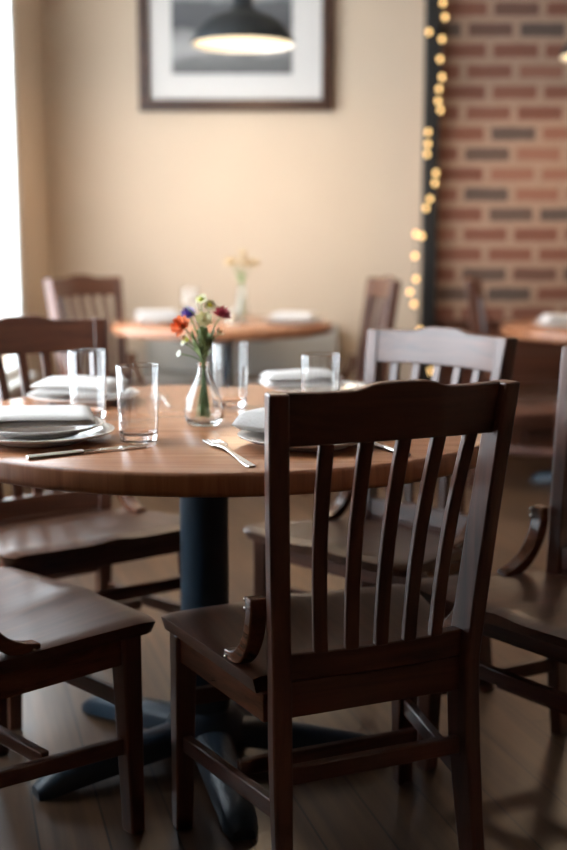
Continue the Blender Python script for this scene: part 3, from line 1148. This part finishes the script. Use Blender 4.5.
# ------------------------------------------------------------------ far tables' settings
GF = 'plates on the far tables'
GFN = 'napkins on the far tables'
plate(-0.58, 5.52, 0.13, 'blurred white plate at the left of the far table under the picture', GF)
napkin(-0.58, 5.52, Z + 0.0225, 0.2, 'blurred white napkin on the left plate of the far table under the picture', GFN, size=(0.20, 0.13), h=0.035, seed=5)
plate(0.05, 5.52, 0.15, 'blurred white plate at the right of the far table under the picture', GF)
napkin(0.05, 5.52, Z + 0.0225, -0.2, 'blurred white napkin on the right plate of the far table under the picture', GFN, size=(0.20, 0.14), h=0.026, seed=6)
plate(1.24, 5.22, 0.14, 'blurred pale plate on the table before the brick wall', GF)
napkin(1.24, 5.22, Z + 0.0225, 0.1, 'blurred pale napkin on the plate before the brick wall', GFN, size=(0.21, 0.14), h=0.035, seed=9)
tumbler(-0.445, 5.62, 'blurred clear tumbler on the far table, left of its dried flowers', group='glasses on the far table', h=0.16)
cd = empty('votive_candle', (-0.235, 5.42, Z), 0, 'small pale candle in a clear cup beside the dried flowers on the far table', 'candle')
MB().lathe([(0.026, 0), (0.030, 0.004), (0.032, 0.075), (0.030, 0.076), (0.0275, 0.006), (0.005, 0.005)], 28).build('glass_cup', M['glass'], cd, smooth=True)
MB().lathe([(0.0262, 0.0065), (0.0262, 0.052), (0.010, 0.050)], 24).build('wax', M['candle'], cd, smooth=True)
DVX, DVY = -0.195, 5.56
dv = MB().lathe([(0.028, 0), (0.031, 0.003), (0.031, 0.03), (0.024, 0.10), (0.019, 0.15), (0.021, 0.165), (0.018, 0.165), (0.016, 0.15), (0.021, 0.10), (0.028, 0.03), (0.027, 0.010), (0.004, 0.009)], 32).build('bud_vase', M['vase_glass'], smooth=True, loc=(DVX, DVY, Z))
tag(dv, 'blurred slim glass vase on the far table holding dried flowers', 'vase')
rnd = random.Random(5)
for k in range(6):
    a = 2 * math.pi * k / 5 + 0.3
    rr = 0.062 if k < 5 else 0.0
    tipv = (rr * math.cos(a), rr * math.sin(a), (0.262 if k < 5 else 0.298) + rnd.uniform(-.015, .015))
    flower('dried_flower', tipv, (math.cos(a) * .5, math.sin(a) * .5, 1), M['dry'], M['dry'], SHAG, 0.027, 'blurred straw-coloured dried flower in the slim vase on the far table', base=(0.010 * math.cos(a), 0.010 * math.sin(a)), group='dried flowers in the far vase', leaves=2, vx=DVX, vy=DVY, zneck=0.165)


# ------------------------------------------------------------------ framed picture
FX0, FX1, FZ0, FZ1 = -0.745, 0.254, 1.792, 2.76
FY = YB
root = empty('framed_picture', ((FX0 + FX1) / 2, FY, FZ0), 0, 'large dark-framed grey landscape picture with a pale mat on the beige wall', 'picture')
cxp = (FX0 + FX1) / 2
fw = 0.058
wf, hf = FX1 - FX0, FZ1 - FZ0
mb = MB()
for lo, hi in (((-wf / 2, 0), (wf / 2, fw)), ((-wf / 2, hf - fw), (wf / 2, hf)), ((-wf / 2, fw), (-wf / 2 + fw, hf - fw)), ((wf / 2 - fw, fw), (wf / 2, hf - fw))):
    mb.box((lo[0], -0.042, lo[1]), (hi[0], -0.004, hi[1]))
mb.build('frame', M['frame'], root, bevel=0.004)
MB().box((-wf / 2 + 0.03, -0.020, 0.03), (wf / 2 - 0.03, -0.006, hf - 0.03)).build('mat_board', M['mat_board'], root)
px0, px1 = -0.574 - cxp, 0.044 - cxp
pz0 = 1.978 - FZ0
pz1 = hf - 0.19
pc = ((px0 + px1) / 2, (pz0 + pz1) / 2)
MB().box((-(px1 - px0) / 2, -0.003, -(pz1 - pz0) / 2), ((px1 - px0) / 2, 0.0, (pz1 - pz0) / 2)).build('print', M['print'], root, loc=(pc[0], -0.0205, pc[1]))


# ------------------------------------------------------------------ pendant lamps
def pendant(x, y, zr, label):
    root = empty('pendant_lamp', (x, y, zr), 0, label, 'lamp', 'black dome pendant lamps')
    r = 0.225
    out = [(r, 0.0), (r + 0.002, 0.006), (r - 0.002, 0.016), (r - 0.022, 0.052), (r - 0.055, 0.090), (r - 0.105, 0.118), (r - 0.150, 0.134), (0.052, 0.150), (0.044, 0.175), (0.040, 0.215), (0.030, 0.235), (0.010, 0.240)]
    inn = [(0.010, 0.232), (0.030, 0.205), (0.046, 0.146), (r - 0.152, 0.130), (r - 0.107, 0.113), (r - 0.058, 0.086), (r - 0.025, 0.050), (r - 0.005, 0.014), (r - 0.003, 0.0)]
    mb = MB().lathe(out + inn, 56, cap0=False, cap1=False)
    n = len(out)
    nseg = 56
    # close the lip between inside and outside
    tot = (len(out) + len(inn))
    lip = []
    for j in range(nseg):
        a, b_ = j, (j + 1) % nseg
        lip.append((a, (tot - 1) * nseg + j, (tot - 1) * nseg + (j + 1) % nseg, b_))
    mb.f += lip
    me_o = mb.build('lamp_shade', M['shade_out'], root, smooth=True, angle=60, mats=[M['shade_in']], pick=lambda p: 1 if (p.index // nseg) >= n and p.index < nseg * (tot - 1) else 0)
    MB().lathe([(0.005, 0.010), (r - 0.012, 0.012), (r - 0.012, 0.018), (0.005, 0.020)], 56).build('diffuser', M['lamp_glow'], root, smooth=True)
    MB().tube([(0, 0, 0.238), (0, 0, H - zr - 0.02)], 0.005, 8).build('cable', M['cable'], root, smooth=True)
    MB().lathe([(0.055, H - zr - 0.028), (0.058, H - zr - 0.012), (0.058, H - zr)], 32).build('ceiling_rose', M['shade_out'], root, smooth=True)
    ld = bpy.data.lights.new('bulb_light', 'AREA')
    ld.shape = 'DISK'
    ld.size = 2 * r - 0.05
    ld.energy = LAMP_W
    ld.color = WARM
    lo = bpy.data.objects.new('bulb_light', ld)
    lo.location = (0, 0, 0.008)
    col.objects.link(lo)
    lo.parent = root
    return root


pendant(-0.178, 5.40, 1.985, 'black dome pendant lamp glowing in front of the framed picture')
pendant(1.45, 5.40, 1.935, 'black dome pendant lamp at the right edge in front of the brick wall')

# ------------------------------------------------------------------ fairy lights
Yf = 6.055


# bulbs hang just in front of the post, x and height in metres
BULBS = [(0.7845, 2.2856), (0.7957, 2.2195), (0.7182, 2.1484), (0.7831, 2.1151), (0.7752, 2.0197), (0.7869, 1.9334), (0.7732, 1.8757), (0.7694, 1.8178), (0.7827, 1.7743), (0.7224, 1.6674), (0.7235, 1.6089), (0.7194, 1.56), (0.7664, 1.4667), (0.7624, 1.4174), (0.7387, 1.3383), (0.7194, 1.2936), (0.7018, 1.154), (0.6712, 1.164), (0.668, 1.0537), (0.6751, 0.9377), (0.6456, 0.8718), (0.6671, 0.8108), (0.7001, 0.6779), (0.7607, 0.4666), (0.732, 0.3418)]
pts = [Vector((x, Yf, z)) for x, z in BULBS]
root = empty('fairy_lights', (pts[12].x, Yf, 0), 0, 'string of warm fairy lights hanging down the black post beside the brick', 'string lights')
off = Vector((pts[12].x, Yf, 0))
top = [Vector((0.80, Yf, 2.93)), Vector((0.845, Yf, 2.75)), Vector((0.80, Yf, 2.55))]
wire = [p - off for p in top] + [p - off + Vector((0.006 * (-1) ** i, 0.012, 0.004)) for i, p in enumerate(pts)]
MB().tube(wire, 0.0022, 6).build('wire', M['cable'], root, smooth=True)
for p in [top[1] + Vector((0, 0, 0.02)), top[2]] + pts:
    MB().ball(p - off, 0.0105, 12, 1.3).build('bulb', M['fairy'], root, smooth=True)
